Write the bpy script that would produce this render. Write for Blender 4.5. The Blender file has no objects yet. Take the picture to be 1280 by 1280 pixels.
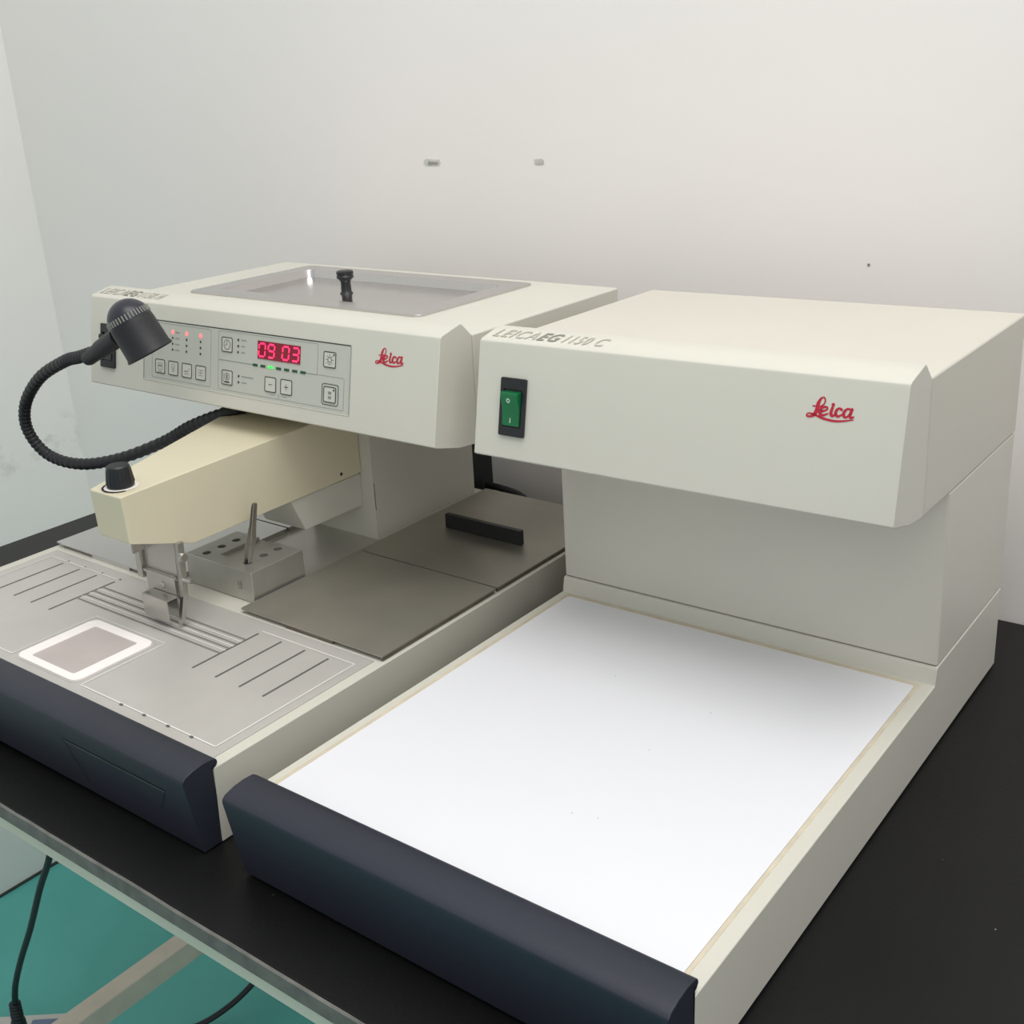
import bpy, bmesh, math
from mathutils import Vector, Matrix, Euler
S = bpy.context.scene
COL = S.collection
V = Vector
# ------------------------------------------------------------------ materials
def new_mat(name):
    m = bpy.data.materials.new(name); m.use_nodes = True
    nt = m.node_tree; b = nt.nodes['Principled BSDF']
    return m, nt, b
def srgb(c):
    return tuple(((x/255)/12.92 if x/255 <= .04045 else ((x/255+.055)/1.055)**2.4) for x in c)+(1,)
def mat(name, rgb, rough=.5, metal=0., var=.03, scale=9., bump=0., bscale=300., spec=.5, emis=None, es=0., coat=0., streak=None, lin=False):
    m, nt, b = new_mat(name)
    c = srgb(rgb)
    tc = nt.nodes.new('ShaderNodeTexCoord')
    nz = nt.nodes.new('ShaderNodeTexNoise'); nz.inputs['Scale'].default_value = scale; nz.inputs['Detail'].default_value = 4
    if streak:
        mp = nt.nodes.new('ShaderNodeMapping'); mp.inputs['Scale'].default_value = streak
        nt.links.new(tc.outputs['Object'], mp.inputs['Vector']); nt.links.new(mp.outputs['Vector'], nz.inputs['Vector'])
    else:
        nt.links.new(tc.outputs['Object'], nz.inputs['Vector'])
    rp = nt.nodes.new('ShaderNodeValToRGB')
    e = rp.color_ramp.elements
    e[0].position = .3; e[1].position = .7
    e[0].color = tuple(x*(1-var) for x in c[:3])+(1,); e[1].color = tuple(min(1, x*(1+var)) for x in c[:3])+(1,)
    nt.links.new(nz.outputs['Fac'], rp.inputs['Fac']); nt.links.new(rp.outputs['Color'], b.inputs['Base Color'])
    b.inputs['Roughness'].default_value = rough; b.inputs['Metallic'].default_value = metal
    b.inputs['Specular IOR Level'].default_value = spec
    b.inputs['Coat Weight'].default_value = coat
    if emis:
        b.inputs['Emission Color'].default_value = srgb(emis); b.inputs['Emission Strength'].default_value = es
    if bump:
        n2 = nt.nodes.new('ShaderNodeTexNoise'); n2.inputs['Scale'].default_value = bscale
        nt.links.new(tc.outputs['Object'], n2.inputs['Vector'])
        bp = nt.nodes.new('ShaderNodeBump'); bp.inputs['Strength'].default_value = bump; bp.inputs['Distance'].default_value = .001
        nt.links.new(n2.outputs['Fac'], bp.inputs['Height']); nt.links.new(bp.outputs['Normal'], b.inputs['Normal'])
    return m
M = {}
M['cream'] = mat('cream_powder_coat', (207, 205, 193), .42, var=.015, bump=.05, bscale=900)
M['cream_rim'] = mat('cream_rim', (221, 219, 206), .4, var=.03, scale=40)
M['cream_warm'] = mat('warm_cream_plastic', (215, 207, 180), .42, var=.02)
M['housing'] = mat('housing_cream', (204, 200, 188), .45, var=.015, bump=.05, bscale=900)
M['seal'] = mat('aged_sealant', (204, 194, 172), .6, var=.1, scale=60)
M['navy'] = mat('dark_navy_plastic', (39, 43, 54), .44, var=.06, bump=.1, bscale=700, spec=.4)
M['groove'] = mat('groove_black', (12, 13, 15), .7)
M['black'] = mat('black_plastic', (30, 32, 35), .38, var=.05, spec=.5)
M['black_soft'] = mat('black_rubber', (28, 29, 33), .5, var=.1, bump=.2, bscale=500)
M['dome'] = mat('lamp_dome_black', (38, 40, 50), .33, var=.05)
M['white_plate'] = mat('white_cold_plate', (228, 229, 233), .3, var=.004)
M['plate'] = mat('anodised_work_plate', (196, 193, 188), .38, metal=.25, var=.04, scale=14, bump=.12, bscale=1400)
M['slot'] = mat('slot_grey', (96, 94, 90), .6)
M['slot_pale'] = mat('slot_pale_grey', (128, 127, 122), .55)
M['line_white'] = mat('engraved_white', (236, 233, 226), .5)
M['warm_frame'] = mat('warm_white_frame', (250, 244, 240), .4)
M['warm_in'] = mat('warm_plate_inner', (200, 190, 186), .4, metal=.3, var=.05, scale=20)
M['steel'] = mat('brushed_steel', (192, 189, 184), .28, metal=.95, var=.08, scale=5, streak=(1, 60, 1))
M['steel_lid'] = mat('satin_steel_lid', (205, 201, 200), .17, metal=1., var=.03, scale=5)
M['steel_dark'] = mat('stained_steel', (172, 168, 158), .42, metal=.75, var=.12, scale=9)
M['steel_edge'] = mat('steel_edge_brown', (120, 112, 104), .4, metal=.8, var=.2, scale=40)
M['alu'] = mat('cast_aluminium', (186, 185, 178), .38, metal=.75, var=.06, scale=30, bump=.1)
M['deck_steel'] = mat('light_satin_steel', (190, 188, 180), .32, metal=.7, var=.05)
M['panel'] = mat('control_foil', (192, 193, 183), .45, var=.01)
M['button'] = mat('button_foil', (203, 203, 192), .45, var=.01)
M['ink'] = mat('ink_dark', (62, 66, 60), .6)
M['ink_pale'] = mat('ink_grey', (135, 136, 128), .6)
M['ink_line'] = mat('ink_line', (150, 152, 145), .6)
M['text'] = mat('lettering_grey', (136, 134, 123), .6)
M['text_pale'] = mat('lettering_pale_grey', (180, 177, 162), .6)
M['red_ink'] = mat('logo_red', (190, 30, 55), .5)
M['disp'] = mat('display_window', (105, 8, 28), .25, emis=(150, 10, 40), es=.25)
M['digit'] = mat('digit_glow', (255, 60, 110), .4, emis=(255, 30, 85), es=2.2)
M['led_red'] = mat('red_indicator', (255, 150, 150), .4, emis=(255, 90, 90), es=1.1)
M['led_off'] = mat('indicator_dark', (40, 44, 40), .4)
M['led_green'] = mat('green_indicator_dark', (22, 78, 50), .4)
M['led_green_on'] = mat('green_indicator_lit', (60, 230, 90), .4, emis=(50, 230, 80), es=.9)
M['rocker_green'] = mat('green_rocker', (20, 105, 62), .22, var=.1, emis=(10, 110, 60), es=.06)
M['rocker_dark'] = mat('dark_rocker', (32, 40, 36), .25)
M['mark_white'] = mat('rocker_mark', (225, 235, 228), .4)
M['laminate'] = mat('black_laminate', (16, 16, 17), .42, var=.25, scale=6, bump=.15, bscale=260, spec=.25)
M['edge'] = mat('worn_edge_and_highlight_grey', (104, 104, 99), .75, var=.25, scale=60)
M['frame'] = mat('painted_table_frame', (206, 204, 188), .5, var=.06)
M['stretcher'] = mat('stained_table_frame', (214, 202, 186), .5, var=.1, scale=14)
M['strip_white'] = mat('white_power_strip', (215, 212, 205), .4)
M['socket'] = mat('socket_grey_blue', (120, 135, 165), .4)

def dust(m, scale, keep, size):
    """sparse pale dust specks over a dark surface"""
    nt = m.node_tree; b = nt.nodes['Principled BSDF']; src = b.inputs['Base Color'].links[0].from_socket
    tc = nt.nodes.new('ShaderNodeTexCoord'); v = nt.nodes.new('ShaderNodeTexVoronoi'); v.inputs['Scale'].default_value = scale
    nt.links.new(tc.outputs['Object'], v.inputs['Vector'])
    a = nt.nodes.new('ShaderNodeMath'); a.operation = 'LESS_THAN'; nt.links.new(v.outputs['Distance'], a.inputs[0]); a.inputs[1].default_value = size
    sp = nt.nodes.new('ShaderNodeSeparateColor'); nt.links.new(v.outputs['Color'], sp.inputs[0])
    c = nt.nodes.new('ShaderNodeMath'); c.operation = 'LESS_THAN'; nt.links.new(sp.outputs[0], c.inputs[0]); c.inputs[1].default_value = keep
    d = nt.nodes.new('ShaderNodeMath'); d.operation = 'MULTIPLY'; nt.links.new(a.outputs[0], d.inputs[0]); nt.links.new(c.outputs[0], d.inputs[1])
    e = nt.nodes.new('ShaderNodeMath'); e.operation = 'MULTIPLY'; nt.links.new(d.outputs[0], e.inputs[0]); e.inputs[1].default_value = .6
    mx = nt.nodes.new('ShaderNodeMixRGB'); nt.links.new(e.outputs[0], mx.inputs['Fac']); nt.links.new(src, mx.inputs[1]); mx.inputs[2].default_value = srgb((190, 195, 190))
    nt.links.new(mx.outputs[0], b.inputs['Base Color'])
dust(M['laminate'], 55, .10, .045); dust(M['navy'], 70, .06, .05); dust(M['black'], 160, .10, .07)
# floor: teal epoxy
def floor_mat():
    m, nt, b = new_mat('teal_floor')
    tc = nt.nodes.new('ShaderNodeTexCoord'); n = nt.nodes.new('ShaderNodeTexNoise'); n.inputs['Scale'].default_value = 2.5; n.inputs['Detail'].default_value = 6
    r = nt.nodes.new('ShaderNodeValToRGB'); r.color_ramp.elements[0].position = .35; r.color_ramp.elements[1].position = .7
    r.color_ramp.elements[0].color = srgb((90, 180, 171)); r.color_ramp.elements[1].color = srgb((108, 202, 194))
    nt.links.new(tc.outputs['Object'], n.inputs['Vector']); nt.links.new(n.outputs['Fac'], r.inputs['Fac']); nt.links.new(r.outputs['Color'], b.inputs['Base Color'])
    b.inputs['Roughness'].default_value = .4
    return m
M['floor'] = floor_mat()
M['steel_pale'] = mat('pale_satin_steel', (205, 205, 203), .33, metal=.8, var=.03, scale=6)
def wall_mat(name, base, stain_z=None):
    m, nt, b = new_mat(name)
    tc = nt.nodes.new('ShaderNodeTexCoord')
    n = nt.nodes.new('ShaderNodeTexNoise'); n.inputs['Scale'].default_value = 1.6; n.inputs['Detail'].default_value = 5
    nt.links.new(tc.outputs['Object'], n.inputs['Vector'])
    r = nt.nodes.new('ShaderNodeValToRGB'); r.color_ramp.elements[0].position = .3; r.color_ramp.elements[1].position = .7
    r.color_ramp.elements[0].color = tuple(x*.975 for x in srgb(base)[:3])+(1,); r.color_ramp.elements[1].color = srgb(base)
    nt.links.new(n.outputs['Fac'], r.inputs['Fac'])
    col = r.outputs['Color']
    if stain_z is not None:      # scuffed grubby band low on the wall, near the corner
        ge = nt.nodes.new('ShaderNodeSeparateXYZ'); nt.links.new(tc.outputs['Object'], ge.inputs[0])
        def gauss(axis, c, w):
            a = nt.nodes.new('ShaderNodeMath'); a.operation = 'SUBTRACT'; nt.links.new(ge.outputs[axis], a.inputs[0]); a.inputs[1].default_value = c
            d = nt.nodes.new('ShaderNodeMath'); d.operation = 'DIVIDE'; nt.links.new(a.outputs[0], d.inputs[0]); d.inputs[1].default_value = w
            p = nt.nodes.new('ShaderNodeMath'); p.operation = 'MULTIPLY'; nt.links.new(d.outputs[0], p.inputs[0]); nt.links.new(d.outputs[0], p.inputs[1])
            g = nt.nodes.new('ShaderNodeMath'); g.operation = 'SUBTRACT'; g.use_clamp = True; g.inputs[0].default_value = 1; nt.links.new(p.outputs[0], g.inputs[1])
            return g.outputs[0]
        n2 = nt.nodes.new('ShaderNodeTexNoise'); n2.inputs['Scale'].default_value = 22; n2.inputs['Detail'].default_value = 8; n2.inputs['Roughness'].default_value = .7
        nt.links.new(tc.outputs['Object'], n2.inputs['Vector'])
        r2 = nt.nodes.new('ShaderNodeValToRGB'); r2.color_ramp.elements[0].position = .5; r2.color_ramp.elements[1].position = .66
        nt.links.new(n2.outputs['Fac'], r2.inputs['Fac'])
        mu = nt.nodes.new('ShaderNodeMath'); mu.operation = 'MULTIPLY'; nt.links.new(gauss(2, stain_z, .06), mu.inputs[0]); nt.links.new(r2.outputs['Color'], mu.inputs[1])
        m2 = nt.nodes.new('ShaderNodeMath'); m2.operation = 'MULTIPLY'; nt.links.new(mu.outputs[0], m2.inputs[0]); nt.links.new(gauss(1, .62, .3), m2.inputs[1])
        m3 = nt.nodes.new('ShaderNodeMath'); m3.operation = 'MULTIPLY'; nt.links.new(m2.outputs[0], m3.inputs[0]); m3.inputs[1].default_value = .3
        mx = nt.nodes.new('ShaderNodeMixRGB'); nt.links.new(m3.outputs[0], mx.inputs['Fac']); nt.links.new(col, mx.inputs[1]); mx.inputs[2].default_value = srgb((120, 112, 100))
        col = mx.outputs[0]
    nt.links.new(col, b.inputs['Base Color']); b.inputs['Roughness'].default_value = .6; b.inputs['Specular IOR Level'].default_value = .2
    n3 = nt.nodes.new('ShaderNodeTexNoise'); n3.inputs['Scale'].default_value = 12; n3.inputs['Detail'].default_value = 3
    nt.links.new(tc.outputs['Object'], n3.inputs['Vector'])
    bp = nt.nodes.new('ShaderNodeBump'); bp.inputs['Strength'].default_value = .12; bp.inputs['Distance'].default_value = .004
    nt.links.new(n3.outputs['Fac'], bp.inputs['Height']); nt.links.new(bp.outputs['Normal'], b.inputs['Normal'])
    return m
M['chip'] = mat('chipped_plaster', (205, 202, 198), .8, var=.15, scale=160)
M['chip2'] = mat('chipped_plaster_pale', (196, 192, 188), .8)
M['wall_b'] = wall_mat('painted_wall_back', (242, 238, 234))
M['wall_l'] = wall_mat('painted_wall_left', (240, 238, 234), stain_z=-.03)

# ------------------------------------------------------------------ frames and things
F_C = Matrix.Identity(4)
F_H = Matrix.Translation((-.0502, -.0008, -.0023)) @ Matrix.Rotation(.0107, 4, 'Z') @ Matrix.Rotation(.0149, 4, 'Y')
ORI = {}
def thing(name, label, cat, frame=F_C, origin=(0, 0, 0), group=None):
    o = bpy.data.objects.new(name, None); COL.objects.link(o)
    o.matrix_world = frame @ Matrix.Translation(origin)
    o.empty_display_size = .05
    o['label'] = label; o['category'] = cat
    if group: o['group'] = group
    ORI[o.name] = V(origin)
    return o
def root_of(p):
    while p.parent: p = p.parent
    return p
def obj(name, bm, mats, parent=None, frame=F_C, label=None, smooth=True, bevel=0., seg=3, kind=None, cat=None, origin=None, group=None, angle=35):
    """link a bmesh (in frame coordinates) as one mesh object"""
    me = bpy.data.meshes.new(name)
    bmesh.ops.recalc_face_normals(bm, faces=bm.faces)
    o = bpy.data.objects.new(name, me); COL.objects.link(o)
    if parent is not None:
        r = root_of(parent); off = ORI[r.name]
        bmesh.ops.translate(bm, verts=bm.verts, vec=-off)
        o.parent = parent
    else:
        org = V(origin) if origin else V((0, 0, 0))
        bmesh.ops.translate(bm, verts=bm.verts, vec=-org)
        o.matrix_world = frame @ Matrix.Translation(org)
        ORI[o.name] = org
    if smooth:
        for f in bm.faces: f.smooth = True
        for e in bm.edges:
            if len(e.link_faces) == 2 and e.calc_face_angle(0) > math.radians(angle): e.smooth = False
    bm.to_mesh(me); bm.free()
    for m in (mats if isinstance(mats, (list, tuple)) else [mats]): me.materials.append(M[m])
    if bevel:
        b = o.modifiers.new('soft_edges', 'BEVEL'); b.width = bevel; b.segments = seg; b.limit_method = 'ANGLE'; b.angle_limit = math.radians(30); b.harden_normals = True
        for e in me.edges: e.use_edge_sharp = False
    if label: o['label'] = label
    if cat: o['category'] = cat
    if kind: o['kind'] = kind
    if group: o['group'] = group
    return o
# ------------------------------------------------------------------ shapes
def box(bm, x0, x1, y0, y1, z0, z1, mi=0):
    vs = [bm.verts.new((x, y, z)) for x in (x0, x1) for y in (y0, y1) for z in (z0, z1)]
    for q in ((0, 1, 3, 2), (4, 6, 7, 5), (0, 4, 5, 1), (2, 3, 7, 6), (0, 2, 6, 4), (1, 5, 7, 3)):
        f = bm.faces.new([vs[i] for i in q]); f.material_index = mi
    return vs
def poly(bm, pts, mi=0):
    f = bm.faces.new([bm.verts.new(p) for p in pts]); f.material_index = mi; return f
def prism(bm, prof, x0, x1, mi=0):
    """prof: (y,z) outline, extruded along x; x0/x1 numbers or functions of y"""
    fx = lambda v, y: v(y) if callable(v) else v
    a = [bm.verts.new((fx(x0, y), y, z)) for y, z in prof]; b = [bm.verts.new((fx(x1, y), y, z)) for y, z in prof]
    n = len(prof)
    fs = [bm.faces.new(a), bm.faces.new(b[::-1])]
    for i in range(n): fs.append(bm.faces.new((a[i], b[i], b[(i+1) % n], a[(i+1) % n])))
    for f in fs: f.material_index = mi
    bmesh.ops.triangulate(bm, faces=[f for f in fs[:2] if n > 5])
def rrect(x0, x1, y0, y1, r, n=5):
    P = []
    for cx, cy, a0 in ((x1-r, y1-r, 0), (x0+r, y1-r, 90), (x0+r, y0+r, 180), (x1-r, y0+r, 270)):
        for k in range(n+1):
            a = math.radians(a0+90*k/n); P.append((cx+r*math.cos(a), cy+r*math.sin(a)))
    return P
def slab(bm, pts, z0, z1, mi=0, plane=None):
    """pts: 2-D outline in plane coordinates, thick along the normal. plane=(O,U,W,N)"""
    g = (lambda u, v, w: V((u, v, w))) if plane is None else (lambda u, v, w: plane[0]+plane[1]*u+plane[2]*v+plane[3]*w)
    a = [bm.verts.new(g(u, v, z0)) for u, v in pts]; b = [bm.verts.new(g(u, v, z1)) for u, v in pts]
    n = len(pts)
    fs = [bm.faces.new(a), bm.faces.new(b[::-1])]
    for i in range(n): fs.append(bm.faces.new((a[i], b[i], b[(i+1) % n], a[(i+1) % n])))
    for f in fs: f.material_index = mi
def ring(bm, outer, inner, z0, z1, mi=0, plane=None):
    g = (lambda u, v, w: V((u, v, w))) if plane is None else (lambda u, v, w: plane[0]+plane[1]*u+plane[2]*v+plane[3]*w)
    A = [[bm.verts.new(g(u, v, w)) for u, v in P] for P, w in ((outer, z0), (outer, z1), (inner, z1), (inner, z0))]
    n = len(outer)
    for k in range(4):
        p, q = A[k], A[(k+1) % 4]
        for i in range(n):
            f = bm.faces.new((p[i], p[(i+1) % n], q[(i+1) % n], q[i])); f.material_index = mi
def tube(bm, pts, rad, n=12, mi=0, caps=True):
    pts = [V(p) for p in pts]; R = rad if isinstance(rad, (list, tuple)) else [rad]*len(pts)
    t0 = (pts[1]-pts[0]).normalized(); up = V((0, 0, 1)) if abs(t0.z) < .9 else V((1, 0, 0))
    a = t0.cross(up).normalized(); prev = None; first = None
    for i, p in enumerate(pts):
        t = (pts[min(i+1, len(pts)-1)]-pts[max(i-1, 0)]).normalized()
        a = (a-t*a.dot(t)).normalized(); b = t.cross(a)
        rg = [bm.verts.new(p+a*R[i]*math.cos(2*math.pi*k/n)+b*R[i]*math.sin(2*math.pi*k/n)) for k in range(n)]
        if prev:
            for k in range(n):
                f = bm.faces.new((prev[k], prev[(k+1) % n], rg[(k+1) % n], rg[k])); f.material_index = mi
        else: first = rg
        prev = rg
    if caps:
        for q in (first[::-1], prev):
            f = bm.faces.new(q); f.material_index = mi
def catmull(P, n):
    P = [V(p) for p in P]; Q = [P[0]*2-P[1]]+P+[P[-1]*2-P[-2]]; out = []
    for i in range(1, len(Q)-2):
        for k in range(n):
            t = k/n; a, b, c, d = Q[i-1:i+3]
            out.append(.5*((2*b)+(c-a)*t+(2*a-5*b+4*c-d)*t*t+(3*b-a-3*c+d)*t**3))
    return out+[P[-1]]
def lathe(bm, prof, O, A, n=32, mi=0):
    """prof: (radius, along) around the axis A from O"""
    A = V(A).normalized(); u = A.orthogonal().normalized(); w = A.cross(u); O = V(O); prev = None
    for r, h in prof:
        rg = [bm.verts.new(O+A*h+(u*math.cos(2*math.pi*k/n)+w*math.sin(2*math.pi*k/n))*max(r, 1e-5)) for k in range(n)]
        if prev:
            for k in range(n):
                f = bm.faces.new((prev[k], prev[(k+1) % n], rg[(k+1) % n], rg[k])); f.material_index = mi
        prev = rg
def ribbon(bm, pts, wid, h, plane, mi=0):
    g = lambda p: plane[0]+plane[1]*p[0]+plane[2]*p[1]+plane[3]*h
    n = len(pts); L = []; Rr = []
    for i in range(n):
        d = V(pts[min(i+1, n-1)])-V(pts[max(i-1, 0)]); d = V((d[0], d[1])).normalized() if d.length > 0 else V((1, 0))
        w = (wid[i] if isinstance(wid, (list, tuple)) else wid)/2; p = V((pts[i][0], pts[i][1])); q = V((-d.y, d.x))*w
        L.append(bm.verts.new(g(p+q))); Rr.append(bm.verts.new(g(p-q)))
    for i in range(n-1):
        f = bm.faces.new((L[i], L[i+1], Rr[i+1], Rr[i])); f.material_index = mi
def disc(bm, c, r, h, plane, n=16, mi=0, sq=1.):
    f = bm.faces.new([bm.verts.new(plane[0]+plane[1]*(c[0]+r*math.cos(2*math.pi*k/n))+plane[2]*(c[1]+sq*r*math.sin(2*math.pi*k/n))+plane[3]*h) for k in range(n)]); f.material_index = mi
def text(bm, s, u0, u1, v0, v1, h, plane, mi=0, shear=0., bold=0.):
    cu = bpy.data.curves.new('tmp', 'FONT'); cu.body = s; cu.size = 1; cu.shear = shear; cu.offset = bold; cu.space_character = 1.16 if shear else 1; cu.resolution_u = 4
    o = bpy.data.objects.new('tmp', cu); COL.objects.link(o)
    dg = bpy.context.evaluated_depsgraph_get(); me = bpy.data.meshes.new_from_object(o.evaluated_get(dg))
    xs = [v.co.x for v in me.vertices]; ys = [v.co.y for v in me.vertices]
    a, b, c, d = min(xs), max(xs), min(ys), max(ys)
    vs = [bm.verts.new(plane[0]+plane[1]*(u0+(v.co.x-a)/(b-a)*(u1-u0))+plane[2]*(v0+(v.co.y-c)/(d-c)*(v1-v0))+plane[3]*h) for v in me.vertices]
    for p in me.polygons:
        try:
            f = bm.faces.new([vs[i] for i in p.vertices]); f.material_index = mi
        except ValueError: pass
    bpy.data.objects.remove(o); bpy.data.curves.remove(cu); bpy.data.meshes.remove(me)
B = bmesh.new
# ------------------------------------------------------------------ shared dimensions of both machines
W = .400; HW = .5666; YB = .629
ZT = .0746
yE, zE, yA, zA, yB_, zH, yG, zG, yD, zD = .3183, .3727, .3489, .3798, .3653, .366, .2981, .2675, .3658, .2534
XV = V((1, 0, 0))
def plane_from(y0, z0, y1, z1):
    w = V((0, y1-y0, z1-z0)); L = w.length; w.normalize(); n = XV.cross(w); 
    return (V((0, y0, z0)), XV, w, n), L
FACE, LF = plane_from(yG, zG, yE, zE)      # n = x cross up -> points to -y ( towards the viewer )
STRIP, LS = plane_from(yE, zE, yA, zA)
def fv(z): return (z-zG)/(zE-zG)*LF        # height on the sloping front face
def moulding_profile():
    P = [(yG+.003, zG-.0018), (yG, zG)]
    P += [(yG+(yE-yG)*.97, zG+(zE-zG)*.97), (yE+.0003, zE-.0009), (yE+.0032, zE+.0007)]
    P += [(yA, zA), (yA+.002, zA-.0006), (yB_, zH-.0004), (yD, zD), (yD-.03, zD+.003)]
    return P
BUMP = [(-.0265, .0035), (-.0372, .0745), (-.0368, .0785), (-.0335, .0812), (-.024, .0838), (-.014, .0848), (-.005, .0840), (-.0012, .0815), (-.0008, .0778), (-.003, .0752), (-.0085, .0735), (-.0085, .0035)]

def logo(bm, x, z, s=.001, h=.0003):
    st = [([(10.7, 18.4), (8.9, 14.7), (8.2, 9.9), (6.6, 6.0), (4.3, 4.2), (1.3, 3.9), (0.4, 5.0), (1.8, 6.2), (5.1, 6.0), (8.7, 5.1), (13.9, 3.6), (21.4, 2.7), (28.7, 3.3), (37.1, 5.2)], [1.6, 2.8, 3., 2.8, 1.8, 1.5, 1., 1.1, 1.6, 1.7, 1.9, 1.8, 1.5, .8]),
          ([(10.7, 18.4), (12.6, 19.3), (14.0, 17.6), (13.6, 14.8), (11.3, 12.6), (9.4, 12.0), (4.9, 12.1)], 1.1),
          ([(10.6, 8.3), (15.1, 9.8), (16.4, 11.6), (14.9, 12.4), (11.9, 11.3), (10.6, 8.3), (11.3, 6.5), (13.6, 6.0), (17.2, 7.6)], [2.2, 1.3, 1.5, 1.6, 2.2, 2.5, 2.3, 1.8, 1.1]),
          ([(20.2, 12.4), (19.4, 8.0), (20.9, 6.3), (23.2, 8.0)], [2.2, 2.5, 2.2, 1.2]),
          ([(27.4, 11.7), (25.6, 12.5), (23.6, 10.8), (23.2, 8.0), (25.1, 6.4), (28.1, 8.1)], [2.2, 1.5, 2.2, 2.5, 1.9, 1.2]),
          ([(35.4, 12.3), (31.9, 12.7), (29.6, 10.1), (29.6, 7.3), (31.7, 6.5), (34.0, 9.2)], [1.5, 1.6, 2.3, 2.4, 1.6, 1.2]),
          ([(35.5, 12.8), (34.3, 8.1), (35.3, 6.6), (37.2, 7.4)], [2.2, 2.4, 2.2, 1.2])]
    k = 0
    for P, w in st:
        Q = catmull([(a, b, 0) for a, b in P], 6)
        ww = w if isinstance(w, (int, float)) else [w[min(i//6, len(w)-1)]*(1-(i % 6)/6)+w[min(i//6+1, len(w)-1)]*((i % 6)/6) for i in range(len(Q))]
        ww = [ww*s]*len(Q) if isinstance(ww, (int, float)) else [q*s for q in ww]
        pts = [(x+p.x*s, fv(z+p.y*s)) for p in Q]
        ribbon(bm, pts, ww, h+k*.00001, FACE); k += 1
        for p, q in ((pts[0], ww[0]), (pts[-1], ww[-1])): disc(bm, p, q/2, h+k*.00001, FACE, 12)
    disc(bm, (x+20.6*s, fv(z+14.6*s)), 1.4*s, h, FACE)

def boolean(o, cut, bev, seg):
    """cut a shape (in frame coordinates) out of o for good, then soften its edges"""
    r = root_of(o); bmesh.ops.recalc_face_normals(cut, faces=cut.faces); bmesh.ops.translate(cut, verts=cut.verts, vec=-ORI[r.name])
    me = bpy.data.meshes.new('cutter'); cut.to_mesh(me); cut.free()
    k = bpy.data.objects.new('cutter', me); COL.objects.link(k); k.parent = o.parent
    bpy.context.view_layer.update()
    md = o.modifiers.new('cut', 'BOOLEAN'); md.operation = 'DIFFERENCE'; md.object = k; md.solver = 'EXACT'
    nm = bpy.data.meshes.new_from_object(o.evaluated_get(bpy.context.evaluated_depsgraph_get()))
    o.modifiers.clear(); o.data = nm; bpy.data.objects.remove(k)
    for p in nm.polygons: p.use_smooth = True
    b = o.modifiers.new('soft_edges', 'BEVEL'); b.width = bev; b.segments = seg; b.limit_method = 'ANGLE'; b.angle_limit = math.radians(20); b.harden_normals = True
def rocker_switch(parent, x, z, rmat, marks):
    u0, u1, v0, v1 = x, x+.0285, fv(z), fv(z)+.0535
    bm = B(); ring(bm, rrect(u0, u1, v0, v1, .0015), rrect(u0+.0035, u1-.0035, v0+.0085, v1-.0105, .001), .0002, .0030, 0, FACE)
    slab(bm, rrect(u0+.001, u1-.001, v0+.001, v1-.001, .001), .0001, .0012, 0, FACE)
    sw = obj('power_switch', bm, 'black', parent, bevel=.0004, seg=2)
    # rocker: lower half pressed in, upper half standing proud
    a, b, c, d = u0+.0040, u1-.0052, v0+.0095, v1-.0120
    bm = B(); mid = (c+d)/2
    prof = [(c, .0012), (c, .0034), (mid, .0042), (d-.0045, .0085), (d-.001, .0080), (d, .0012)]
    P0, U, Wv, N = FACE
    la = [bm.verts.new(P0+U*a+Wv*q+N*h) for q, h in prof]; lb = [bm.verts.new(P0+U*b+Wv*q+N*h) for q, h in prof]
    bm.faces.new(la); bm.faces.new(lb[::-1])
    for i in range(6): bm.faces.new((la[i], lb[i], lb[(i+1) % 6], la[(i+1) % 6]))
    rk = obj('rocker', bm, rmat, sw, bevel=.0005, seg=2)
    bm = B(); um = (a+b)/2
    pl = (P0, U, Wv, N)
    w2 = (Wv*.0115+N*.0043).normalized(); pl2 = (P0+U*(um-.001)+Wv*(d-.0085)+N*.00705, U, w2, U.cross(w2))
    if pl2[3].dot(N) < 0: pl2 = pl2[:3]+(-pl2[3],)
    ring(bm, [(.0019*math.cos(t*.3927), .0022*math.sin(t*.3927)) for t in range(16)], [(.0012*math.cos(t*.3927), .0014*math.sin(t*.3927)) for t in range(16)], -.0002, .0003, 0, pl2)
    slab(bm, [(um-.0003, c+.003), (um+.0003, c+.003), (um+.0003, c+.0075), (um-.0003, c+.0075)], .0030, .0040, 0, pl)
    obj('rocker_marking', bm, marks, sw, label='white off and on marks on the rocker')

def pit_box(bm, x0, x1, y0, y1, z0, z1, a0, a1, b0, b1, pit):
    xs = (x0, a0, a1, x1); ys = (y0, b0, b1, y1)
    top = [[bm.verts.new((x, y, z1)) for y in ys] for x in xs]
    for i in range(3):
        for j in range(3):
            if i == 1 and j == 1: continue
            bm.faces.new((top[i][j], top[i+1][j], top[i+1][j+1], top[i][j+1]))
    lo = [bm.verts.new((x, y, pit)) for x, y in ((a0, b0), (a1, b0), (a1, b1), (a0, b1))]
    up = [top[1][1], top[2][1], top[2][2], top[1][2]]
    for k in range(4): bm.faces.new((up[k], up[(k+1) % 4], lo[(k+1) % 4], lo[k]))
    bm.faces.new(lo)
    bot = {}
    per = [(0, 0), (1, 0), (2, 0), (3, 0), (3, 1), (3, 2), (3, 3), (2, 3), (1, 3), (0, 3), (0, 2), (0, 1)]
    bv = [bm.verts.new((xs[i], ys[j], z0)) for i, j in per]; tv = [top[i][j] for i, j in per]
    for k in range(12): bm.faces.new((tv[k], tv[(k+1) % 12], bv[(k+1) % 12], bv[k]))
    bm.faces.new(bv[::-1])
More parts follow.
